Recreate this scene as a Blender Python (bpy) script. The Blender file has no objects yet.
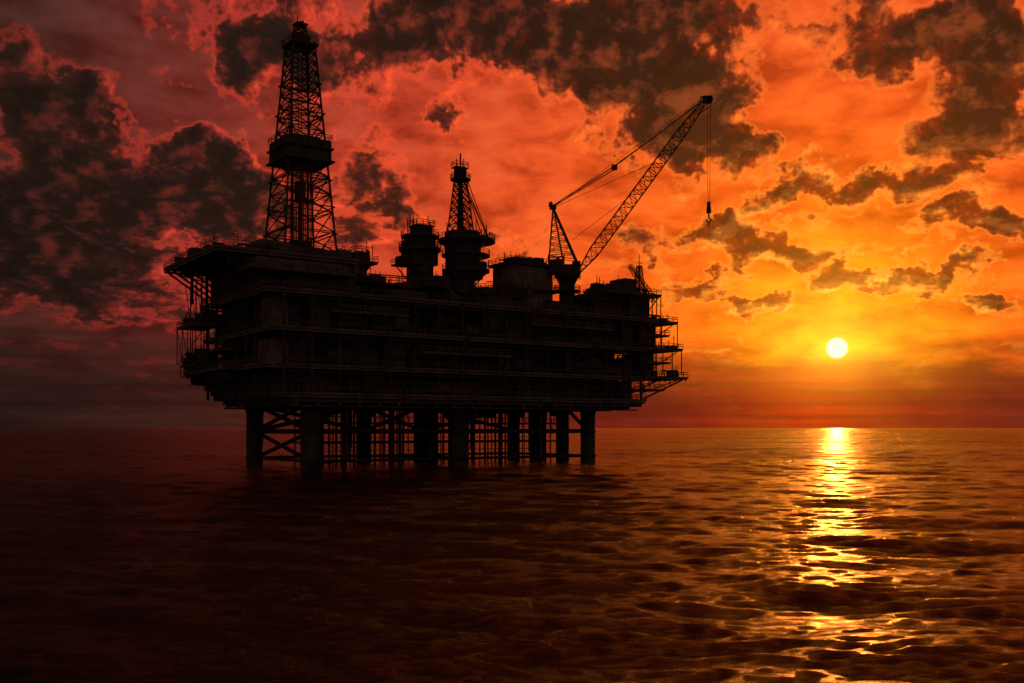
import bpy, math, random
import numpy as np
from mathutils import Vector
random.seed(7); rng=np.random.default_rng(33)
scene=bpy.context.scene
scene.view_settings.view_transform='Standard'
scene.view_settings.look='None'
scene.view_settings.exposure=0
SUN_AZ=18.08; SUN_EL=4.37
a=math.radians(SUN_AZ); e=math.radians(SUN_EL)
SUN=Vector((math.sin(a)*math.cos(e),math.cos(a)*math.cos(e),math.sin(e)))

def lin(r,g,b):
    f=lambda c:(c/255/12.92) if c/255<=0.04045 else ((c/255+0.055)/1.055)**2.4
    return (f(r),f(g),f(b),1)

# ------------------------------------------------------------ node helpers
class NT:
    def __init__(s,nt): s.nt=nt; s.nt.nodes.clear()
    def n(s,t,**k):
        x=s.nt.nodes.new(t)
        for a_,b_ in k.items(): setattr(x,a_,b_)
        return x
    def put(s,sock,v):
        if isinstance(v,bpy.types.NodeSocket): s.nt.links.new(v,sock)
        elif v is not None: sock.default_value=v
    def m(s,op,a_,b_=None,c_=None,clamp=False):
        x=s.n('ShaderNodeMath',operation=op,use_clamp=clamp)
        s.put(x.inputs[0],a_)
        if b_ is not None: s.put(x.inputs[1],b_)
        if c_ is not None: s.put(x.inputs[2],c_)
        return x.outputs[0]
    def v(s,op,a_,b_=None,c_=None,out=0):
        x=s.n('ShaderNodeVectorMath',operation=op)
        s.put(x.inputs[0],a_)
        if b_ is not None: s.put(x.inputs[1],b_)
        if c_ is not None: s.put(x.inputs[2],c_)
        return x.outputs[out]
    def comb(s,x_,y_,z_):
        c=s.n('ShaderNodeCombineXYZ')
        s.put(c.inputs[0],x_);s.put(c.inputs[1],y_);s.put(c.inputs[2],z_)
        return c.outputs[0]
    def mix(s,f,a_,b_,mode='MIX'):
        x=s.n('ShaderNodeMix',data_type='RGBA',blend_type=mode)
        s.put(x.inputs[0],f);s.put(x.inputs[6],a_);s.put(x.inputs[7],b_)
        return x.outputs[2]
    def mr(s,val,a0,a1,b0=0.0,b1=1.0,smooth=True):
        x=s.n('ShaderNodeMapRange',interpolation_type='SMOOTHSTEP' if smooth else 'LINEAR')
        s.put(x.inputs[0],val)
        for i,q in enumerate((a0,a1,b0,b1)): s.put(x.inputs[i+1],q)
        return x.outputs[0]
    def ramp(s,val,stops):
        x=s.n('ShaderNodeValToRGB'); cr=x.color_ramp
        while len(cr.elements)<len(stops): cr.elements.new(0.5)
        for el_,(p,c) in zip(cr.elements,stops): el_.position=p; el_.color=c
        s.put(x.inputs[0],val); return x.outputs[0]
    def noise(s,vec,scale,detail=6,rough=0.55,dist=0.0,out=0,dim='3D'):
        x=s.n('ShaderNodeTexNoise',noise_dimensions=dim)
        s.put(x.inputs['Vector'],vec)
        x.inputs['Scale'].default_value=scale; x.inputs['Detail'].default_value=detail
        x.inputs['Roughness'].default_value=rough; x.inputs['Distortion'].default_value=dist
        return x.outputs[out]

# ------------------------------------------------------------ SKY (world)
world=bpy.data.worlds.new("sky"); scene.world=world; world.use_nodes=True
try:
    world.cycles.sampling_method='NONE'
except Exception as ex: print(ex)
T=NT(world.node_tree)
D=T.n('ShaderNodeTexCoord').outputs['Generated']
sp=T.n('ShaderNodeSeparateXYZ'); T.put(sp.inputs[0],D)
X,Y,Z=sp.outputs
az=T.m('MULTIPLY',T.m('ARCTAN2',X,Y),57.29578)
el=T.m('MULTIPLY',T.m('ARCSINE',Z),57.29578)
dot=T.v('DOT_PRODUCT',D,tuple(SUN),out=1)
ang=T.m('MULTIPLY',T.m('ARCCOSINE',T.m('MINIMUM',dot,0.9999999)),57.29578)
AE=T.comb(az,el,0.0)
base=T.ramp(T.m('DIVIDE',ang,60.0),[
 (0.0,lin(255,170,16)),(0.06,lin(255,146,16)),(0.13,lin(250,106,20)),(0.21,lin(240,90,28)),
 (0.33,lin(230,84,38)),(0.46,lin(192,64,42)),(0.60,lin(118,44,38)),(0.76,lin(72,38,34)),(1.0,lin(44,26,20))])
BLOBS=[
(-23,12.3,6.5,4.0,1.1),(-25,17.2,5,2.2,.75),(-16,12.6,4.0,2.8,1.1),(-11,20,5.5,2.6,.9),(-15,21,3,2,.55),
(-8,13.0,3.0,3.4,.85),(-4.5,22.5,5,2.2,.9),(3,21.8,7,2.6,1),(7.2,19.2,4,3.2,1.1),(9.8,17.2,3.4,2.8,1.1),
(12.2,16.2,2.8,2.0,1),(9,22.5,7,2,.8),(-3.5,17.2,1.5,.9,.9),(22,20.3,4.4,2.2,1),(26,18.2,3.6,3.2,1),
(25,14.6,3.4,1.6,.9),(15.5,12.9,2.4,1.1,.95),(20.6,12.6,3.2,1.1,1),(12.5,10.5,1.8,1,.9),(16,9.8,2.8,.9,.9),
(19.3,8.2,1.7,.8,.9),(23,8.2,2.3,.7,.8),(25.3,10.6,3,.9,.9),(25.5,6.8,2.2,.7,.8),(10,8,2.6,.8,.7),
(8,10.4,2.4,1,.8),(1,11.3,2.4,1.2,.6),(-22,7,6,1.6,.7),(-26,9,4,2.5,.6),(14,7.2,2.2,.6,.7),(13.5,18.7,2,1,.5),
(-3,14.6,4.2,3.2,-.7),(17.5,17,3.0,2.2,-.7),(3,13.4,4,2.0,-.5),(20,5.2,5,1.4,-.5),(-20.5,16.6,2.4,1.4,-.8),
(-22,20.5,3,1.4,-.5),(-12.5,16.3,3,1.4,-.6)]
warp=T.v('SUBTRACT',T.noise(AE,0.28,4,0.64,out=1,dim='2D'),(0.5,0.5,0.5))
AEw=T.v('ADD',AE,T.v('MULTIPLY',warp,(7.0,5.5,0)))
field=None
for (ba,be,ra,re,s_) in BLOBS:
    q=T.v('LENGTH',T.v('MULTIPLY',T.v('SUBTRACT',AEw,(ba,be,0)),(1/ra,1/re,0)),out=1)
    t=T.mr(q,0.1,1.6,s_,0.0)
    field=t if field is None else T.m('ADD',field,t)
field=T.m('MINIMUM',field,1.12)
def dens(vecAE,fld,detail):
    s2=T.n('ShaderNodeSeparateXYZ'); T.put(s2.inputs[0],vecAE)
    A,E=s2.outputs[0],s2.outputs[1]
    p=T.comb(T.m('MULTIPLY',A,0.075),T.m('MULTIPLY',T.m('LOGARITHM',T.m('ADD',T.m('ABSOLUTE',E),5.0),2.718),2.3),0.0)
    f1=T.noise(p,5.0,detail,0.58,0.1,dim='2D')
    return T.m('ADD',T.m('MULTIPLY',T.m('SUBTRACT',f1,0.5),3.2),T.m('MULTIPLY_ADD',fld,1.6,-0.55))
d1=dens(AE,field,8)
toS=T.v('SUBTRACT',(SUN_AZ,SUN_EL,0),AE)
toS=T.v('MULTIPLY',T.v('NORMALIZE',toS),(0.7,0.7,0))
d2=dens(T.v('ADD',AE,toS),field,6)
mask=T.mr(d1,-0.08,0.44)
core=T.mr(d1,0.12,1.05)
dd=T.m('SUBTRACT',d1,d2)
lit=T.m('MULTIPLY',dd,1.9,clamp=True)
rim=T.m('MULTIPLY',T.mr(d1,-0.40,0.05),T.mr(d1,0.1,0.45,1.0,0.0))
ccol=T.ramp(T.m('DIVIDE',ang,50.0),[(0.0,lin(215,76,14)),(0.12,lin(178,54,16)),(0.25,lin(136,42,20)),(0.45,lin(104,37,26)),(0.7,lin(70,31,27)),(1,lin(34,23,19))])
cdark=T.ramp(T.m('DIVIDE',ang,50.0),[(0.0,lin(120,36,12)),(0.15,lin(62,24,16)),(0.35,lin(36,21,18)),(0.7,lin(29,21,19)),(1,lin(20,17,16))])
cc=T.mix(core,ccol,cdark)
litc=T.ramp(T.m('DIVIDE',ang,50.0),[(0.0,lin(255,190,60)),(0.25,lin(255,120,40)),(0.5,lin(246,84,44)),(0.72,lin(204,58,44)),(1,lin(84,34,28))])
cc=T.mix(T.m('MULTIPLY',lit,T.m('SUBTRACT',0.9,T.m('MULTIPLY',core,0.78))),cc,litc)
shade=T.m('MAXIMUM',T.m('MULTIPLY_ADD',dd,0.7,1.0),0.6)
cc=T.mix(1.0,cc,T.comb(shade,shade,shade),'MULTIPLY')
veil=T.noise(T.comb(T.m('MULTIPLY',az,0.13),T.m('MULTIPLY',el,0.30),3.7),2.0,6,0.56,0.2,dim='2D')
base=T.mix(1.0,base,T.ramp(veil,[(0.3,(0.55,0.42,0.42,1)),(0.5,(0.97,0.93,0.92,1)),(0.68,(1.15,1.38,1.38,1))]),'MULTIPLY')
base=T.mix(T.m('MULTIPLY',rim,0.6),base,litc)
sky=T.mix(mask,base,cc)
# haze bank over the horizon
hz_e=T.m('ADD',el,T.m('MULTIPLY',T.m('SUBTRACT',T.noise(T.comb(T.m('MULTIPLY',az,0.09),T.m('MULTIPLY',el,0.4),1.0),1.9,6,0.58,dim='2D'),0.5),4.0))
hz=T.mr(hz_e,2.6,5.0,1.0,0.0)
hz=T.m('MAXIMUM',hz,T.m('MULTIPLY',T.mr(hz_e,3.0,8.5,1.0,0.0),T.mr(T.m('ABSOLUTE',T.m('SUBTRACT',az,SUN_AZ)),5.0,22.0,0.0,0.85)))
hcol=T.ramp(T.m('DIVIDE',T.m('ABSOLUTE',T.m('SUBTRACT',az,SUN_AZ-1.0)),50.0),[(0.0,lin(190,46,10)),(0.07,lin(152,31,14)),(0.17,lin(102,22,20)),(0.4,lin(86,25,20)),(0.6,lin(62,27,22)),(0.75,lin(46,26,22)),(1,lin(30,19,16))])
strat=T.noise(T.comb(T.m('MULTIPLY',az,0.05),T.m('MULTIPLY',el,1.3),9.0),1.5,4,0.5,dim='2D')
hcol=T.mix(1.0,hcol,T.ramp(strat,[(0.35,(0.70,0.7,0.78,1)),(0.65,(1.22,1.22,1.1,1))]),'MULTIPLY')
sky=T.mix(T.m('MULTIPLY',hz,0.93),sky,hcol)
low=T.mr(el,0.6,4.2,0.18,1.0)
def glow(w,p_,col,sk,msk):
    g=T.m('POWER',2.718,T.m('MULTIPLY',T.m('POWER',T.m('DIVIDE',ang,w),p_),-1.0))
    if msk is not None: g=T.m('MULTIPLY',g,msk)
    return T.mix(1.0,sk,T.mix(g,(0,0,0,1),col),'ADD')
sky=glow(2.1,1.05,(1.0,0.48,0.04,1),sky,low)
sky=glow(5.8,1.0,(0.42,0.13,0.0,1),sky,low)
disc=T.mr(ang,0.46,0.62,1.0,0.0)
sky=T.mix(disc,sky,(1.5,1.25,0.78,1))
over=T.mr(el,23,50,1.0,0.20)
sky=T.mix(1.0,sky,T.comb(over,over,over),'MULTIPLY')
# eastern twilight behind the viewer: uniform glow added as fill light on the platform
back_fill=T.mr(Y,0.25,-0.4,0.0,1.0)
sky=T.mix(back_fill,sky,(0.080,0.049,0.040,1))
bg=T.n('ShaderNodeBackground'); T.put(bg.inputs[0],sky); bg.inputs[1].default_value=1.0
nish=T.n('ShaderNodeTexSky',sky_type='NISHITA'); nish.sun_disc=False
nish.sun_elevation=e; nish.sun_rotation=a; nish.dust_density=6; nish.air_density=3
ntint=T.mix(1.0,nish.outputs[0],(1.0,0.45,0.25,1),'MULTIPLY')
bg2=T.n('ShaderNodeBackground'); T.put(bg2.inputs[0],ntint); bg2.inputs[1].default_value=0.004
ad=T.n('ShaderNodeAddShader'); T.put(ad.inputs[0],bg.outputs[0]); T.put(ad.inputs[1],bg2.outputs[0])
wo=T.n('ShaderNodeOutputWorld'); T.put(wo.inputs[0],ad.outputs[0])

# ------------------------------------------------------------ sun lamp
ld=bpy.data.lights.new("sun","SUN"); ld.energy=0.20; ld.angle=math.radians(0.6); ld.color=(1.0,0.24,0.03)
lo=bpy.data.objects.new("sun",ld); scene.collection.objects.link(lo)
lo.rotation_euler=SUN.to_track_quat('Z','Y').to_euler()
lo.location=(300,900,120)

# ------------------------------------------------------------ materials
def steel(name,c1,c2,rough=0.6,metal=0.0,scale=0.25):
    m=bpy.data.materials.new(name); m.use_nodes=True; t=NT(m.node_tree)
    pos=t.n('ShaderNodeTexCoord').outputs['Object']
    n1=t.noise(pos,scale,5,0.65)
    st=t.noise(t.v('MULTIPLY',pos,(1.0,1.0,0.12)),1.1,4,0.6)
    col=t.mix(t.mr(n1,0.42,0.6),c1,c2)
    col=t.mix(t.mr(st,0.5,0.72,0.0,0.7),col,(0.05,0.022,0.012,1))
    b=t.n('ShaderNodeBsdfPrincipled'); t.put(b.inputs['Base Color'],col)
    t.put(b.inputs['Roughness'],t.mr(n1,0.3,0.7,rough-0.1,rough+0.15)); b.inputs['Metallic'].default_value=metal
    o=t.n('ShaderNodeOutputMaterial'); t.put(o.inputs[0],b.outputs[0]); return m
M_body=steel("weathered_steel_cladding",(0.13,0.095,0.075,1),(0.07,0.055,0.048,1))
M_deck=steel("deck_plate_steel",(0.21,0.145,0.11,1),(0.12,0.085,0.065,1))
M_frame=steel("painted_frame_steel",(0.08,0.055,0.045,1),(0.05,0.038,0.03,1),0.65)
M_leg=steel("leg_steel",(0.06,0.046,0.038,1),(0.03,0.026,0.022,1),0.65)
M_pale=steel("pale_module_cladding",(0.30,0.21,0.165,1),(0.18,0.135,0.105,1))

# ------------------------------------------------------------ mesh builder
class MB:
    def __init__(s): s.v=[]; s.f=[]
    def box(s,x0,x1,y0,y1,z0,z1):
        if x0>x1:x0,x1=x1,x0
        if y0>y1:y0,y1=y1,y0
        i=len(s.v)
        s.v+=[(x0,y0,z0),(x1,y0,z0),(x1,y1,z0),(x0,y1,z0),(x0,y0,z1),(x1,y0,z1),(x1,y1,z1),(x0,y1,z1)]
        s.f+=[tuple(i+j for j in q) for q in ((3,2,1,0),(4,5,6,7),(0,1,5,4),(1,2,6,5),(2,3,7,6),(3,0,4,7))]
    def beam(s,p,q,r,n=4,r2=None,ph=0.785):
        p=Vector(p);q=Vector(q);d=(q-p)
        if d.length<1e-6:return
        d.normalize()
        up=Vector((0,0,1)) if abs(d.z)<0.95 else Vector((0,1,0))
        a_=d.cross(up).normalized(); b_=a_.cross(d)
        r2=r if r2 is None else r2
        i=len(s.v)
        for c,rr in ((p,r),(q,r2)):
            for k in range(n):
                t=2*math.pi*k/n+ph
                s.v.append(tuple(c+a_*math.cos(t)*rr+b_*math.sin(t)*rr))
        for k in range(n):
            k2=(k+1)%n
            s.f.append((i+k,i+k2,i+n+k2,i+n+k))
        s.f.append(tuple(i+k for k in range(n))[::-1]); s.f.append(tuple(i+n+k for k in range(n)))
    def cyl(s,x,y,z0,z1,r,r2=None,n=20): s.beam((x,y,z0),(x,y,z1),r,n,r2,0)
    def poly(s,pts,r,n=4,closed=False):
        L=list(pts)+([pts[0]] if closed else [])
        for a_,b_ in zip(L,L[1:]): s.beam(a_,b_,r,n)
    def rail(s,pts,h=1.6,r=0.10,step=2.2,closed=True):
        L=list(pts)+([pts[0]] if closed else [])
        for a_,b_ in zip(L,L[1:]):
            a_=Vector(a_);b_=Vector(b_); n=max(1,int((b_-a_).length/step))
            for hh in (0.55*h,h):
                s.beam(a_+Vector((0,0,hh)),b_+Vector((0,0,hh)),r)
            for k in range(n+1):
                c=a_.lerp(b_,k/n); s.beam(c,c+Vector((0,0,h)),r)
    def deck(s,u0,u1,v0,v1,z,th=0.9,rail=True,beams=True):
        s.box(u0,u1,v0,v1,z-th*0.45,z)
        if beams:
            s.poly([(u0+.4,v0+.4,z-th*.75),(u1-.4,v0+.4,z-th*.75),(u1-.4,v1-.4,z-th*.75),(u0+.4,v1-.4,z-th*.75)],0.42,4,True)
        if rail: s.rail([(u0+.15,v0+.15,z),(u1-.15,v0+.15,z),(u1-.15,v1-.15,z),(u0+.15,v1-.15,z)])
    def lattice(s,cx,cy,z0,z1,w0,w1,n,r,rb=None,ctr1=None):
        rb=rb or r*0.6
        def ring(t):
            w=(w0+(w1-w0)*t)/2; z=z0+(z1-z0)*t
            return [Vector((cx+a_*w,cy+b_*w,z)) for a_,b_ in ((-1,-1),(1,-1),(1,1),(-1,1))]
        ws=[1.0]
        for k in range(n-1): ws.append(ws[-1]*((w1/w0)**(1/n)))
        tt=[0]; 
        for w in ws: tt.append(tt[-1]+w)
        tt=[t/tt[-1] for t in tt]
        R=[ring(t) for t in tt]
        for A,B in zip(R,R[1:]):
            for k in range(4):
                k2=(k+1)%4
                s.beam(A[k],B[k],r); s.beam(B[k],B[k2],rb)
                s.beam(A[k],B[k2],rb); s.beam(A[k2],B[k],rb)
        for k in range(4): s.beam(R[0][k],R[0][(k+1)%4],rb)
    def truss(s,p,q,prof,n,r,rb,up=(0,1,0)):
        p=Vector(p);q=Vector(q);d=(q-p).normalized()
        a_=Vector(up).normalized(); b_=d.cross(a_).normalized()
        R=[]
        for k in range(n+1):
            t=k/n; w=np.interp(t,[x[0] for x in prof],[x[1] for x in prof])/2
            c=p.lerp(q,t); R.append([c+a_*i*w*0.9+b_*j*w for i,j in ((-1,-1),(1,-1),(1,1),(-1,1))])
        for m_,(A,B) in enumerate(zip(R,R[1:])):
            for k in range(4):
                k2=(k+1)%4
                s.beam(A[k],B[k],r); s.beam(B[k],B[k2],rb)
                if m_%2: s.beam(A[k],B[k2],rb)
                else: s.beam(A[k2],B[k],rb)
    def clutter(s,u0,u1,v0,v1,z,n,hmax=3.0,spikes=0.4):
        for _ in range(n):
            u=random.uniform(u0,u1); v=random.uniform(v0,v1); k=random.random()
            if k<spikes:
                h=random.uniform(1.5,hmax*1.6); s.beam((u,v,z-.1),(u,v,z+h),random.uniform(0.07,0.14))
                if random.random()<.4: s.beam((u-1,v,z+h*.8),(u+1,v,z+h*.8),0.08)
            elif k<0.75:
                w=random.uniform(.8,2.6);d=random.uniform(.8,2.5);h=random.uniform(.8,hmax)
                s.box(u-w,u+w,v-d,v+d,z-.05,z+h)
            elif k<0.9:
                s.cyl(u,v,z-.1,z+random.uniform(1,hmax),random.uniform(.5,1.3),n=10)
            else:
                L=random.uniform(3,8); h=random.uniform(.6,hmax*.8)
                s.beam((u,v,z+h),(u+L,v,z+h),0.3,8); s.beam((u,v,z),(u,v,z+h),0.15);s.beam((u+L,v,z),(u+L,v,z+h),0.15)
    def obj(s,name,mat,parent,smooth=False):
        me=bpy.data.meshes.new(name); me.from_pydata(s.v,[],s.f); me.update()
        me.materials.append(mat)
        if smooth:
            for p in me.polygons: p.use_smooth = len(p.vertices)==4
        o=bpy.data.objects.new(name,me); scene.collection.objects.link(o); o.parent=parent; return o
def empty(name,loc,rz=0):
    o=bpy.data.objects.new(name,None); scene.collection.objects.link(o)
    o.location=loc; o.rotation_euler=(0,0,rz); o.empty_display_size=5; return o

PLAT=empty("oil_platform",(-56.5,280,0),math.radians(35))

# ---- legs
LEGS=[(0,0,2.9),(0,43.5,2.7),(48.6,0,3.1),(100.4,0,2.5),(38.3,43.5,2.5),(60.5,43.5,2.7),(100,13.5,2.3),(100,27,2.5),(100,43.5,2.3),(20,43.5,1.6)]
m=MB()
for u,v,r in LEGS:
    m.cyl(u,v,-25,20.2,r,n=28)
    m.cyl(u,v,16.5,19.8,r*1.0,r*1.35,n=28)
    m.cyl(u,v,2.2,3.0,r*1.12,n=28); m.cyl(u,v,10.5,11.1,r*1.08,n=28)
m.obj("legs",M_leg,PLAT,True)
m=MB()
def brace(a_,b_,za,zb,r): m.beam((a_[0],a_[1],za),(b_[0],b_[1],zb),r,10)
P=[(0,0),(0,43.5),(48.6,0),(100.4,0),(38.3,43.5),(60.5,43.5),(100,13.5),(100,27),(100,43.5)]
for a_,b_ in ((0,2),(2,3),(1,4),(4,5),(5,8),(0,1),(3,6),(6,7),(7,8),(2,4),(2,5)):
    brace(P[a_],P[b_],11,11,0.75)
    brace(P[a_],P[b_],2.6,2.6,0.45)
for a_,b_ in ((0,1),(1,4),(5,8),(4,5)):
    brace(P[a_],P[b_],11,19.5,.7); brace(P[b_],P[a_],11,19.5,.7)
for a_,b_ in ((0,1),):
    brace(P[a_],P[b_],2.5,11,.65); brace(P[b_],P[a_],2.5,11,.65)
brace((0,0),(10,0),11,19.5,.6); brace((100.4,0),(90,0),11,19.5,.6)
brace((48.6,0),(40,0),12,19.5,.6); brace((48.6,0),(57,0),12,19.5,.6)
m.box(-4.4,4.4,-5.2,-3.3,2.0,2.35); m.rail([(-4.3,-5.1,2.3),(4.3,-5.1,2.3)],closed=False)
m.obj("leg_bracing",M_leg,PLAT,True)
# ---- conductors / risers
m=MB()
for gu in np.arange(6,96,2.3):
    for gv in (12,18,25,31):
        if random.random()<0.7:
            u=gu+random.uniform(-.8,.8); v=gv+random.uniform(-1.5,1.5)
            zb=-12 if random.random()<.8 else random.uniform(2,9)
            m.cyl(u,v,zb,20,random.choice((.14,.18,.24,.4)),n=8)
for u in (14,30,44,70,86): m.cyl(u,8,-12,20,0.7,n=12)
for v in (12,18,25,31):
    for z in (7.5,13.5): m.beam((6,v+.9,z),(97,v+.9,z),0.28,8)
for z in (5,9,15.5): m.beam((8,16,z),(94,16,z),0.14)
m.rail([(6,10,13.6),(97,10,13.6)],closed=False); m.box(6,97,10.1,11,13.3,13.55)
for k in range(22):
    u=random.uniform(5,96); v=random.uniform(3,35); m.box(u,u+random.uniform(1,5),v,v+2,17+random.uniform(-1.5,1),20.1)
for k in range(12):
    u=random.uniform(5,94); m.beam((u,6,20),(u+random.uniform(-3,3),6,13.5+random.uniform(-4,4)),0.12)
m.obj("conductor_pipes",M_frame,PLAT)

# ---- main hull core
m=MB()
m.box(-9,114,2,44,20.6,49.2)
m.box(-12.5,114.8,0.5,46,20.8,28.6)
m.obj("hull_core",M_body,PLAT)
# ---- decks
m=MB()
m.box(-9,118,-7.6,47.6,19.2,20.5)
for u in np.arange(-8,118,6.3): m.box(u,u+.7,-7.9,47.9,18.4,19.15)
for v in (-6,8,22,36,46): m.box(-8.8,117.6,v,v+.8,17.9,18.35)
m.deck(-12,119,-9,48,21.8,1.6)
m.deck(-17,121,-8.2,49,29.6,1.5)
m.deck(-15,119,-9,48.5,39.6,1.5)
m.deck(-16,120,-8,48,50,1.6)
m.deck(30,62,-10.5,-7,34.4,.6); m.deck(70,104,-10,-7,45,.6); m.deck(2,26,-10.4,-7.2,44.6,.6)
m.deck(-19.5,-13,20,49,35,.6); m.deck(-21,-14,28,50,44.5,.6); m.deck(-20.5,-15,10,50,29.3,.7)
m.deck(-22.5,-14,30,51,43.2,.6); m.deck(-21.5,-14,36,51,31.5,.6); m.deck(-14,-6,40,51,24.4,.6)
m.deck(118,139,-9,6,30.0,.9); m.deck(118,137,-8.5,8,40,.9); m.deck(116,135,-8,9,49.4,.9)
m.deck(104,127,-8,12,58.4,.9); m.deck(118,133,-6,10,44.8,.5); m.deck(119,131,-8.7,4,35,.5); m.deck(118,128,-8.8,4,25.5,.5)
m.obj("decks",M_deck,PLAT)
# ---- cladding modules
m=MB(); mp=MB(); mf=MB()
levels=[(22,28.1),(30,38.1),(40,48.4)]
for li,(z0,z1) in enumerate(levels):
    u=-12+li*1.3
    while u<114:
        w=random.uniform(4,12); u1=min(u+w,116); k=random.random(); dv=random.uniform(-5.5,0)
        tgt=mp if random.random()<0.25 else m
        if k<0.62:
            top=z1 if random.random()<.6 else z1-random.uniform(1,3.5)
            tgt.box(u+.1,u1-.1,dv,4+random.random(),z0-.3,top+.2)
            if random.random()<.6:
                for q in np.arange(u+.8,u1-.6,1.3): mf.box(q,q+.18,dv-.18,dv+.05,z0,top-.1)
            if random.random()<.5:
                mf.box(u+w*.3,u+w*.3+1.1,dv-.12,dv+.1,z0,z0+2.3)
            if random.random()<.5:
                mf.beam((u,dv-.5,z0+w*.35),(u1,dv-.5,z0+w*.35),0.28,8)
        elif k<0.85:
            r=random.uniform(1.2,2.4)
            tgt.beam((u+.6,-3,z0+r+.6),(u1-.6,-3,z0+r+.6),r,18)
            for q in (u+1.3,u1-1.3): mf.box(q-.2,q+.2,-4.4,-1.6,z0-.1,z0+r)
            for q in range(3): mf.beam((u,-5-q*.4,z1-.8-q*.7),(u1,-5-q*.4,z1-.8-q*.7),0.16,6)
        else:
            for q in range(random.randint(3,7)):
                uu=random.uniform(u,u1); mf.cyl(uu,random.uniform(-6,0),z0-.1,z1+.3,random.uniform(.15,.6),n=10)
        u=u1+random.uniform(0.1,1.2)
    v=-3
    while v<44:
        w=random.uniform(4,10); v1=min(v+w,46); du=-13+random.uniform(-1.5,3.5)
        if random.random()<.7:
            (mp if random.random()<.2 else m).box(du,-8,v+.1,v1-.1,z0-.3,z1-random.choice((0,0,2)))
            for q in np.arange(v+.8,v1-.6,1.4): mf.box(du-.15,du+.05,q,q+.18,z0,z1-2.1)
        else:
            for q in range(4): mf.cyl(random.uniform(-14,-9),random.uniform(v,v1),z0-.1,z1+.3,random.uniform(.15,.5),n=10)
        v=v1+random.uniform(.2,1)
    v=-4
    while v<40:
        w=random.uniform(4,10); m.box(113,117+random.uniform(-1.5,1),v+.1,v+w-.2,z0-.3,z1-random.choice((0,0,2))); v+=w
for u in np.arange(-11.5,118,8.05):
    mf.box(u,u+.7,-8.0,-7.3,20,49.2)
for v in np.arange(4,48,8.3): mf.box(-14.6,-13.9,v,v+.7,20.5,49.2)
for k,u in enumerate(np.arange(-11.2,110,16.1)):
    z0,z1=random.choice(((21.9,28.2),(29.8,38.2),(39.8,48.5)))
    mf.beam((u,-7.6,z0),(u+8,-7.6,z1),.28); 
for z in (27.3,37.2,47.6,25.1): mf.beam((-12,-8.7,z),(116,-8.7,z),0.2,8)
for (u,z0,z1) in ((12,21.8,29.6),(40,29.6,39.6),(66,39.6,50),(90,29.6,39.6),(104,21.8,29.6)):
    for dv in (-9.4,-10.2):
        mf.beam((u,dv,z0),(u+7,dv,z1),.16); mf.beam((u,dv,z0+1.4),(u+7,dv,z1+1.4),.07)
    for t in np.linspace(0,1,24): mf.box(u+7*t-.15,u+7*t+.15,-10.2,-9.4,z0+(z1-z0)*t,z0+(z1-z0)*t+.06)
m.obj("cladding_modules",M_body,PLAT); mp.obj("pale_modules",M_pale,PLAT)
for (u0,u1,v0,v1,z0,z1) in ((-22.3,-14,30,50.8,31.5,43.2),(-21.3,-14,36,50.8,27.5,31.5),(-21.5,-15,29,50.5,43.2,56)):
    for u in (u0,(u0+u1)/2,u1):
        for v in np.linspace(v0,v1,5):
            if random.random()<.8: mf.beam((u,v,z0),(u,v,z1),.16)
    for v in np.linspace(v0,v1,5)[:-1]:
        if random.random()<.6: mf.beam((u0,v,z0),(u0,v+(v1-v0)/4,z1),.12)
    mf.beam((u0,v1,z0),(u1,v1,z1),.16)
    for _ in range(14):
        v=random.uniform(v0,v1-3); w=random.uniform(.8,2.6); mf.box(u0+random.uniform(.5,3),u0+random.uniform(4,7),v,v+w,z0-.2,z0+random.uniform(1.2,4.5))
for _ in range(16):
    v=random.uniform(12,48); mf.box(-19,-13,v,v+random.uniform(.5,2.5),29.0-random.uniform(1,4),29.05)
for v in np.arange(12,50,5): mf.beam((-20,v,29),(-12.5,v,23),.22)
for (u1,z0,z1) in ((138.5,24,30),(136.5,30,40),(134.5,40,49.4),(126.5,49.4,58.4)):
    for u in np.linspace(118.5,u1,5):
        for v in (-8,0,5.5):
            if random.random()<.8: mf.beam((u,v,z0+random.uniform(0,1)+(3.5 if z0==24 and u>125 else 0)),(u,v,z1),.18)
    for v in (-8,5): mf.beam((118,v,z0),(u1,v,z1),.2)
mf.beam((118,-8.5,22),(138,-8.5,29.6),.35); mf.beam((118,5,22),(138,5,29.6),.35)
mf.obj("framing_and_pipes",M_frame,PLAT)

# ---- upper drilling deck
m=MB(); mf=MB()
m.box(-14,14,6,44,50.1,58.8)
m.box(-6,16,2.5,30,50.1,60.2)
m.deck(-27,15,0,49,61,1.8)
m.box(-17,10,-3,20,56.2,58.3)
m.deck(-19,12,-4,18,56,.8)
for v in np.arange(2,49,5.2):
    mf.beam((-26.6,v,60.2),(-14,v,52),.35)
    mf.beam((-26.6,v,60.2),(-14,v,57.5),.22)
for _ in range(30):
    v=random.uniform(2,47); u=random.uniform(-25,-15); mf.box(u,u+random.uniform(.6,2.5),v,v+random.uniform(.6,3),60.4-random.uniform(.5,3.2),60.5)
for _ in range(34):
    v=random.uniform(1,48); u=random.uniform(-26.5,-16); mf.beam((u,v,60.3),(u,v,60.3-random.uniform(1,5)),.12)
for v in (12,30,44): mf.box(-20,-19.3,v,v+.7,50,60.5)
for u in np.arange(-24,14,4.6): mf.beam((u,.6,60.2),(u+2.3,3.5,55),.25)
m.box(-13,-4,5,16,61,64.6); m.box(-24,-17,25,38,61,62.8); m.box(-14,0,32,44,61,64.0)
m.box(10.3,14,3,12,61,63.8)
mf.clutter(-25,13,3,46,61,120,3.2,.58)
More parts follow.
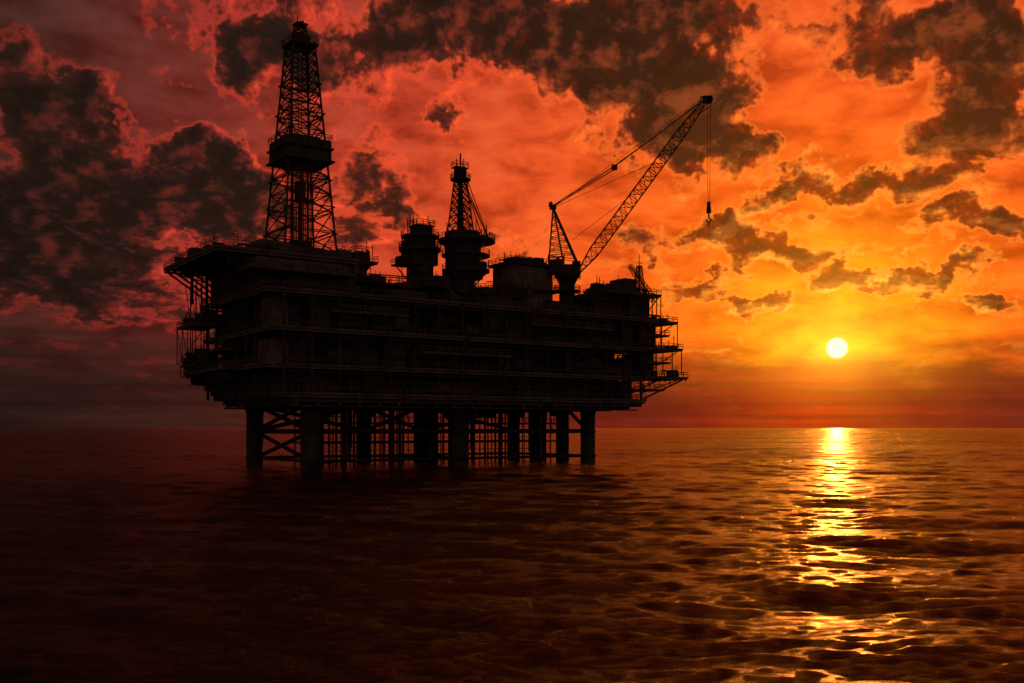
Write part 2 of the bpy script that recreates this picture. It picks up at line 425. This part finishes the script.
m.box(-5,15.5,11,29,61,64.6); mf.rail([(-5.2,10.8,64.6),(15.6,10.8,64.6),(15.6,29.2,64.6),(-5.2,29.2,64.6)])
m.obj("drill_deck",M_deck,PLAT)
mf.cyl(21,12,50,62,2.2,n=14); mf.cyl(21,12,59.5,62,2.2,4.0,n=14); mf.deck(16.8,25.4,8,16.2,62.2,.6); mf.box(18.8,23,10.2,14,62.2,65.2); mf.clutter(18,24,9,15,62.2,10,4,.7)
mf.rail([(18.8,10.2,65.2),(23,10.2,65.2),(23,14,65.2),(18.8,14,65.2)])
m=MB()
m.box(16,40,6,30,50.2,54.0); m.box(24,36,-2,10,50.2,52.9); m.box(54,74,-2,30,50.2,53.6); m.box(40,56,10,34,50.2,56)
m.deck(15,44,-2,14,54.6,.6); 
mf.clutter(16,42,-5,28,54.2,80,3.6,.45)
mf.clutter(44,74,-6,26,53.4,90,4.2,.45)
mf.clutter(-14,118,-7,40,50.1,110,3.2,.4)
for u in np.arange(18,46,3.5):
    mf.beam((u,20,54),(u,20,61+random.uniform(-2,1.5)),.14)
mf.beam((17,20,59.5),(46,20,60.2),.2); mf.beam((17,20,57.5),(46,20,58),.14); mf.beam((17,22,60.5),(44,22,61),.25)
mf.poly([(66,10,60),(74,10,60.4)],.2); mf.rail([(64,8,57.5),(75,8,57.5),(75,16,57.5),(64,16,57.5)]); mf.box(64,75,8,16,57,57.4)
for u in (65,70,74): mf.beam((u,9,53),(u,9,57),.2)
m.obj("roof_modules",M_body,PLAT)
mf.obj("roof_equipment",M_frame,PLAT)

def ringrail(mb,x,y,z,r,n=16,h=1.6):
    pts=[(x+r*math.cos(2*math.pi*k/n),y+r*math.sin(2*math.pi*k/n),z) for k in range(n)]
    mb.rail(pts,h,0.10,3)
def spikes(mb,x,y,z,r0,r1,n,h0,h1):
    for k in range(n):
        t=random.uniform(0,6.28); r=random.uniform(r0,r1); h=random.uniform(h0,h1)
        mb.beam((x+r*math.cos(t),y+r*math.sin(t),z),(x+r*math.cos(t),y+r*math.sin(t),z+h),random.uniform(.1,.18))
# ---- exhaust turret (small)
m=MB(); x,y=46.5,20
m.box(x-3.2,x+3.2,y-3.2,y+3.2,50,66); m.cyl(x,y,62,66,4.2,n=16)
m.box(x-4.3,x+4.3,y-4.3,y+4.3,64.5,69.4)
m.cyl(x,y,69.3,70.2,6.9,n=16); ringrail(m,x,y,70.2,6.8)
m.box(x-3.9,x+3.9,y-3.6,y+3.6,70.2,73.6); m.box(x-5.6,x-3.2,y-2,y+2,70.2,72.4)
m.cyl(x,y,73.6,74.2,6.2,n=16); ringrail(m,x,y,74.2,6.1)
m.box(x-2.2,x+3.4,y-2.4,y+2.4,74.2,77.2); m.box(x-2.8,x+4,y-3,y+3,77.3,77.6); m.rail([(x-2.8,y-3,77.6),(x+4,y-3,77.6),(x+4,y+3,77.6),(x-2.8,y+3,77.6)])
spikes(m,x,y,74.2,1,4.5,12,3,7); spikes(m,x,y,70.2,4.5,6.8,10,1.5,4)
for k in range(8):
    t=k*.785; m.beam((x+3.2*math.cos(t),y+3.2*math.sin(t),63),(x+6.6*math.cos(t),y+6.6*math.sin(t),69.4),.2)
m.box(x-9,x-4,y-3,y+3,64,64.5); m.rail([(x-9,y-3,64.5),(x-4,y-3,64.5),(x-4,y+3,64.5),(x-9,y+3,64.5)]); m.beam((x-9,y,64),(x-4,y,59),.2)
m.box(x-8,x-5,y-2,y+2,64.5,67)
m.clutter(x-4,x+4,y-4,y+4,70.2,14,2.4,.6)
m.obj("exhaust_turret",M_frame,PLAT)
# ---- vent turret with mast
m=MB(); x,y=62.3,20
m.box(x-3.2,x+3.2,y-3.2,y+3.2,50,66)
m.cyl(x+1.8,y,64.0,64.8,8.0,n=20); ringrail(m,x+1.8,y,64.8,7.9)
m.box(x-5,x+6,y-4,y+4,61.5,64)
m.cyl(x+.8,y,64.8,72,6.0,n=24); m.cyl(x+.8,y,72,74.2,6.0,7.6,n=24)
m.box(x+6,x+9,y-2,y+2,64.8,68); m.cyl(x+1.8,y,69.3,69.8,8.2,n=20); ringrail(m,x+1.8,y,69.8,8.1,14)
m.cyl(x+2.2,y,74,74.9,9.6,n=26); ringrail(m,x+2.2,y,74.9,9.5,18)
m.cyl(x+.5,y,74.9,77.2,6.0,n=24); m.box(x+6,x+9.5,y-2,y+1,74.9,77)
m.lattice(x-.3,y,76.5,94.5,6.4,3.0,8,.26,.16)
m.cyl(x-.3,y,76,96,.8,n=8)
m.cyl(x-.3,y,94.5,95,3.4,n=14); ringrail(m,x-.3,y,95,3.3,10); m.box(x-2,x+1.2,y-1.5,y+1.5,95,98.2)
m.box(x-2.9,x+1.9,y-1.6,y+1.6,98.4,98.8); m.rail([(x-2.9,y-1.6,98.8),(x+1.9,y-1.6,98.8),(x+1.9,y+1.6,98.8),(x-2.9,y+1.6,98.8)])
m.cyl(x-.3,y,98,103.5,.28,n=8); m.beam((x-1.8,y,98),(x-1.8,y,101.6),.16); m.beam((x+1,y,98),(x+1,y,102),.16)
for a_,b_ in (((x+1,y,95),(x+11.2,y,75.5)),((x+1,y-1,92),(x+9,y-3,75.5)),((x+1,y+1,88),(x+8,y+4,75.5)),((x+.8,y,95),(x+11,y+3,76)),((x+1,y,98),(x+11.4,y,75.5))):
    m.beam(a_,b_,.16)
for k in range(8):
    t=k*.785; m.beam((x+3.2*math.cos(t),y+3.2*math.sin(t),58),(x+1.5+7.8*math.cos(t),y+7.8*math.sin(t),64),.2)
spikes(m,x+2,y,74.9,6.5,9,20,2,5.5); spikes(m,x+2,y,64.8,6,8,10,2,4)
m.obj("vent_mast_turret",M_frame,PLAT)
# ---- equipment module left of crane
m=MB(); m2=MB()
m.box(75,91.5,8,20,50.2,66.2)
for q in np.arange(75.8,91,1.6): m.box(q,q+.2,7.8,8.1,51,65.8)
for q in np.arange(8.8,20,1.6): m.box(74.8,75.1,q,q+.2,51,65.8)
m.obj("equipment_house",M_pale,PLAT)
m2.deck(73.6,93,6.8,21.2,67.4,.8); m2.deck(73,94,6,22,58.6,.5)
m2.clutter(75,91,9,19,67.4,40,2.6,.6)
m2.box(77,83,10,16,67.4,69.4)
m2.box(100,112,-4,8,50.2,55.4); m2.deck(98,113,-5,9,55.6,.5); m2.clutter(99,112,-4,8,55.6,26,2.8,.5)
m2.box(106,120,-4,8,58.4,60.6); m2.clutter(105,126,-7,10,58.4,44,4.2,.5)
m2.clutter(119,134,-7,8,49.4,24,3.2,.6); m2.clutter(120,136,-8,6,40,20,3.2,.6); m2.clutter(120,138,-8,5,30,20,3.2,.6)
m2.box(119,125,-6,4,30,38); m2.box(119,127,-5,5,40,47.5); m2.box(117,124,-5,6,49.4,56.8); m2.box(114,118,-6,6,50.1,57)
m2.lattice(121,-3,58.4,68.5,3.0,1.2,5,.18,.12); m2.cyl(121,-3,68,72.5,.14,n=6); m2.beam((119.5,-3,69.5),(122.5,-3,69.5),.1)
m2.truss((119,0,69),(131,0,57.5),[(0,1.2),(1,1.8)],8,.14,.09); m2.box(113.5,119,-4,4,60.6,63.5)
m2.obj("topside_modules",M_frame,PLAT)

# ------------------------------------------------------------ DERRICK
DER=empty("drilling_derrick",(-56.5,280,0),math.radians(35))
m=MB(); cx,cy=5.2,20
W=lambda z: 16.4-(z-64)*(16.4-6.6)/(127-64)
m.lattice(cx,cy,64.5,127,W(64.5),W(127),15,.34,.19)
for z in (70,78,86,106,115):
    w=W(z)/2+.6; m.poly([(cx-w,cy-w,z),(cx+w,cy-w,z),(cx+w,cy+w,z),(cx-w,cy+w,z)],.22,4,True)
for a_,b_ in ((-1,-1),(1,-1)):
    z=65.0
    while z<124:
        z2=z+2; w=W(z)/2+.4; w2=W(z2)/2+.4
        m.beam((cx+a_*w,cy+b_*(w-1),z),(cx+a_*w2,cy+b_*(w2-1),z2),.12); z=z2
m.obj("lattice_tower",M_frame,DER)
m=MB()
m.box(cx-7,cx+7,cy-7,cy+7,91.8,97.8); m.box(cx-7.8,cx+7.8,cy-7.8,cy+7.8,91.2,91.75)
m.box(cx-7.6,cx+7.6,cy-7.6,cy+7.6,95.0,95.5)
m.box(cx-4.5,cx+4.5,cy-4.5,cy+4.5,97.8,99)
m.rail([(cx-7.2,cy-7.2,97.8),(cx+7.2,cy-7.2,97.8),(cx+7.2,cy+7.2,97.8),(cx-7.2,cy+7.2,97.8)])
for k in range(14):
    q=-7+k; m.box(cx+q,cx+q+.15,cy-7.1,cy-6.95,91.8,97.8); m.box(cx-7.1,cx-6.95,cy+q,cy+q+.15,91.8,97.8)
m.obj("monkey_board",M_frame,DER)
m=MB()
m.box(cx-4.2,cx+4.2,cy-4.2,cy+4.2,126.4,127.2); m.rail([(cx-4.2,cy-4.2,127.2),(cx+4.2,cy-4.2,127.2),(cx+4.2,cy+4.2,127.2),(cx-4.2,cy+4.2,127.2)])
m.box(cx-2.2,cx+2.2,cy-2.2,cy+2.2,127.2,129.6); m.lattice(cx,cy,129.6,133,3.6,2.6,2,.18,.12); m.box(cx-1.8,cx+1.8,cy-1.8,cy+1.8,133,133.4)
m.cyl(cx-.8,cy,133.4,136,.16,n=6); m.cyl(cx+1,cy,133,134.8,.2,n=6); m.box(cx-.3,cx+.9,cy-.5,cy+.5,133.3,134.3)
m.obj("crown_block",M_frame,DER)
m=MB()
for i in range(8):
    for j in range(2):
        m.cyl(cx-4.5+i*.55,cy-4+j*.9,64.5,91.5-random.uniform(0,1),.13,n=6)
        m.cyl(cx+1.5+i*.5,cy+2+j*.9,64.5,91.5-random.uniform(0,1),.13,n=6)
for dx in (-.5,.5): m.cyl(cx+dx,cy,86,127,.1,n=6)
m.box(cx-1.3,cx+1.3,cy-1,cy+1,80,86); m.cyl(cx,cy,64,80,.35,n=8); m.box(cx-3,cx+3,cy-2,cy+2,64.5,68)
for dx in (-2.6,2.6): m.box(cx+dx-.2,cx+dx+.2,cy-.2,cy+.2,64.5,126)
m.clutter(cx-7,cx+7,cy-7,cy+7,64.6,24,2.5,.5)
m.obj("travelling_block_and_pipe_rack",M_frame,DER)

# ------------------------------------------------------------ CRANE
CR=empty("pedestal_crane",(18.8,340,0))
m=MB()
m.cyl(0,0,49,62.5,2.7,n=24); m.cyl(0,0,61,63.5,2.7,4.0,n=24); m.cyl(0,0,63.5,64.6,4.2,n=24); ringrail(m,0,0,62.6,4.6,14)
m.cyl(0,0,58.4,58.8,4.6,n=20); ringrail(m,0,0,58.8,4.5,14)
m.obj("pedestal",M_frame,CR)
m=MB()
m.box(-6.6,4.6,-3,3,64.6,65.3); m.box(-6.4,-1,-2.8,2.8,65.3,69.2); m.box(-1,3.4,-2.4,1.0,65.3,67.6)
m.box(1.6,4.4,-3.9,-1.9,65.6,68.4); m.rail([(-6.5,-3,69.2),(-1,-3,69.2),(-1,3,69.2),(-6.5,3,69.2)])
m.cyl(-3,0,69.2,70.6,.5,n=8)
m.obj("machinery_house",M_frame,CR)
m=MB()
ap=(-4.8,87.3)
for y_ in (-2.2,2.2):
    yt=y_*.45
    m.beam((-6.2,y_,68.5),(ap[0],yt,ap[1]),.34); m.beam((4.0,y_,67),(ap[0],yt,ap[1]),.38); m.beam((-1.0,y_,67),(ap[0]+.3,yt,ap[1]-1),.2)
    prev=None
    for k in range(1,9):
        t=k/9; A=Vector((-6.2,y_,68.5)).lerp(Vector((ap[0],yt,ap[1])),t); B=Vector((4.0,y_,67)).lerp(Vector((ap[0],yt,ap[1])),t)
        m.beam(A,B,.14)
        if prev: m.beam(prev[0],B,.12)
        prev=(A,B)
for k in range(9):
    t=k/9; A=Vector((-6.2,-2.2,68.5)).lerp(Vector((ap[0],-1,ap[1])),t); B=Vector((-6.2,2.2,68.5)).lerp(Vector((ap[0],1,ap[1])),t); m.beam(A,B,.1)
    A=Vector((4,-2.2,67)).lerp(Vector((ap[0],-1,ap[1])),t); B=Vector((4,2.2,67)).lerp(Vector((ap[0],1,ap[1])),t); m.beam(A,B,.1)
m.box(ap[0]-1.1,ap[0]+1.1,-1.5,1.5,ap[1]-.5,ap[1]+.7); m.beam((ap[0]-.8,-1.7,ap[1]+1),(ap[0]-.8,1.7,ap[1]+1),.7,12)
m.obj("a_frame",M_frame,CR)
foot=Vector((4.2,0,65.4)); tip=Vector((47.6,0,124.3))
m=MB()
m.truss(foot,tip,[(0,1.0),(.12,3.6),(.8,3.4),(.95,1.8),(1,1.5)],26,.25,.14)
d=(tip-foot).normalized(); nrm=Vector((-d.z,0,d.x))
m.box(tip.x-1.2,tip.x+1.8,-1.1,1.1,tip.z-1.2,tip.z+.9)
m.beam((tip.x+1.0,-1.1,tip.z-.2),(tip.x+1.0,1.1,tip.z-.2),1.1,14); m.beam(tip-d*3+nrm*.8,tip+nrm*2.0-d*.3,.25); m.beam(tip+nrm*2.0-d*.3,tip+d*1.2,.2)
m.beam(tip-d*5-nrm*1.2,tip-d*1-nrm*2.6,.2)
m.obj("lattice_boom",M_frame,CR)
m=MB()
A0=Vector((ap[0],0,ap[1]+.6)); E=tip-d*2.5+nrm*1.2
mid=A0.lerp(E,.42)+Vector((0,0,-1.2)); mid2=A0.lerp(E,.70)+Vector((0,0,-.8))
for y_ in (-.9,.9):
    for o in (0,1.1):
        m.beam(A0+Vector((0,y_,-o*.2)),mid+Vector((0,y_,-o)),.13)
    m.beam(mid+Vector((0,y_,0)),mid2+Vector((0,y_,0)),.16); m.beam(mid2+Vector((0,y_,0)),E+Vector((0,y_,0)),.16)
m.box(mid.x-.9,mid.x+.9,-1.1,1.1,mid.z-1.2,mid.z+.3)
bm=foot.lerp(tip,.42)+nrm*1.4
m.beam((1.6,-1,78-2),bm,.1); m.beam((ap[0],.5,ap[1]),foot.lerp(tip,.62)+nrm*1.4,.1)
m.beam((ap[0],-.5,ap[1]),tip+nrm*1.2,.08)
hx=tip.x+.8
for dx in (-.55,.65): m.beam((hx+dx,0,tip.z-.5),(hx+dx*.5,0,88.8),.085)
m.obj("cables",M_frame,CR)
m=MB()
m.cyl(hx,0,86.8,89.2,.75,.6,n=10); m.box(hx-.75,hx+.75,-.4,.4,85.4,86.9); m.beam((hx,0,85.4),(hx,0,83.8),.28,8)
pts=[(hx+.7*math.cos(t),0,83.0+.8*math.sin(t)) for t in np.linspace(1.6,-3.2,10)]
m.poly(pts,.24,6); m.beam((hx,0,82.2),(hx,0,80.6),.2)
m.obj("hook_block",M_frame,CR)

# ------------------------------------------------------------ SEA
NA=1000
th_f=np.radians(np.linspace(-44,44,NA)); th_b=np.radians(np.linspace(44,316,60)[1:-1])
th=np.concatenate([th_f,th_b]); dth=np.concatenate([np.full(NA,np.radians(88/NA)),np.full(58,np.radians(272/60))])
r1=np.concatenate([np.geomspace(4,30,40)[:-1],np.geomspace(30,2200,1000)]); r2=np.geomspace(2200,60000,40)[1:]
r=np.concatenate([r1,r2]); dr=np.gradient(r)
R,TH=np.meshgrid(r,th,indexing='ij'); XX=R*np.sin(TH); YY=R*np.cos(TH)
SPC=dr[:,None]+0*TH; SPA=R*dth[None,:]; SP=np.maximum(SPC,SPA)
ZZ=np.zeros_like(XX); DX=np.zeros_like(XX); DY=np.zeros_like(XX)
NW=120; lam=np.geomspace(0.7,30,NW)
for L in lam:
    k=2*math.pi/L; ph=rng.uniform(0,6.283); dirn=math.radians(268)+rng.normal(0,0.55)
    slope=0.027*(1.0 if L<4 else (0.6 if L<10 else 0.5))
    amp=slope/k; w=np.clip(L/(3.0*SP)-0.6,0,1)
    arg=k*(XX*math.cos(dirn)+YY*math.sin(dirn))+ph
    ZZ+=w*amp*np.sin(arg); c=w*amp*0.9*np.cos(arg); DX+=c*math.cos(dirn); DY+=c*math.sin(dirn)
XX=XX+DX; YY=YY+DY
nr,nt=R.shape
co=np.stack([XX,YY,ZZ],-1).reshape(-1,3).astype(np.float32)
co=np.vstack([co,[[0,0,0]]]).astype(np.float32)
i0=(np.arange(nr-1)[:,None]*nt+np.arange(nt)[None,:]); j=(np.arange(nt)+1)%nt
i1=(np.arange(nr-1)[:,None]*nt+j[None,:])
quads=np.stack([i0,i0+nt,i1+nt,i1],-1).reshape(-1,4)
cen=len(co)-1
tri=np.stack([np.full(nt,cen),np.arange(nt),j],-1)
me=bpy.data.meshes.new("sea")
me.vertices.add(len(co)); me.vertices.foreach_set("co",co.ravel())
nl=quads.size+tri.size; me.loops.add(nl)
me.loops.foreach_set("vertex_index",np.concatenate([quads.ravel(),tri.ravel()]).astype(np.int32))
npoly=len(quads)+len(tri); me.polygons.add(npoly)
ls=np.concatenate([np.arange(len(quads))*4,quads.size+np.arange(len(tri))*3]).astype(np.int32)
me.polygons.foreach_set("loop_start",ls)
me.polygons.foreach_set("use_smooth",np.ones(npoly,bool))
me.update(calc_edges=True); me.validate()
sea=bpy.data.objects.new("sea",me); scene.collection.objects.link(sea)
mt=bpy.data.materials.new("sea_water"); mt.use_nodes=True; t=NT(mt.node_tree)
pos=t.n('ShaderNodeNewGeometry').outputs['Position']
n1=t.noise(t.v('MULTIPLY',pos,(0.6,1.0,0.0)),3.2,4,0.72,0.0,dim='2D'); n2=t.noise(t.v('MULTIPLY',pos,(0.34,1,0)),0.6,7,0.74,0.0,dim='2D')
patch=t.noise(t.v('MULTIPLY',pos,(0.4,1,0)),0.014,4,0.6,dim='2D')
b1=t.n('ShaderNodeBump'); b1.inputs['Strength'].default_value=1; b1.inputs['Distance'].default_value=0.16; t.put(b1.inputs['Height'],n1)
b2=t.n('ShaderNodeBump'); b2.inputs['Strength'].default_value=1; b2.inputs['Distance'].default_value=1.15; t.put(b2.inputs['Height'],n2); t.put(b2.inputs['Normal'],b1.outputs[0])
b=t.n('ShaderNodeBsdfPrincipled'); b.inputs['Base Color'].default_value=(0.006,0.004,0.004,1); b.inputs['IOR'].default_value=1.33
b.inputs['Specular Tint'].default_value=(1.0,0.54,0.46,1)
t.put(b.inputs['Roughness'],t.mr(patch,0.35,0.65,0.16,0.28)); t.put(b.inputs['Normal'],b2.outputs[0])
o=t.n('ShaderNodeOutputMaterial'); t.put(o.inputs[0],b.outputs[0]); me.materials.append(mt)

# ------------------------------------------------------------ camera
cd=bpy.data.cameras.new("camera"); cam=bpy.data.objects.new("camera",cd); scene.collection.objects.link(cam)
cd.lens=35; cd.sensor_width=36; cd.shift_y=86.5/1024; cd.clip_end=200000; cd.clip_start=0.5
cam.location=(0,0,12); cam.rotation_euler=(math.radians(90),0,0); scene.camera=cam
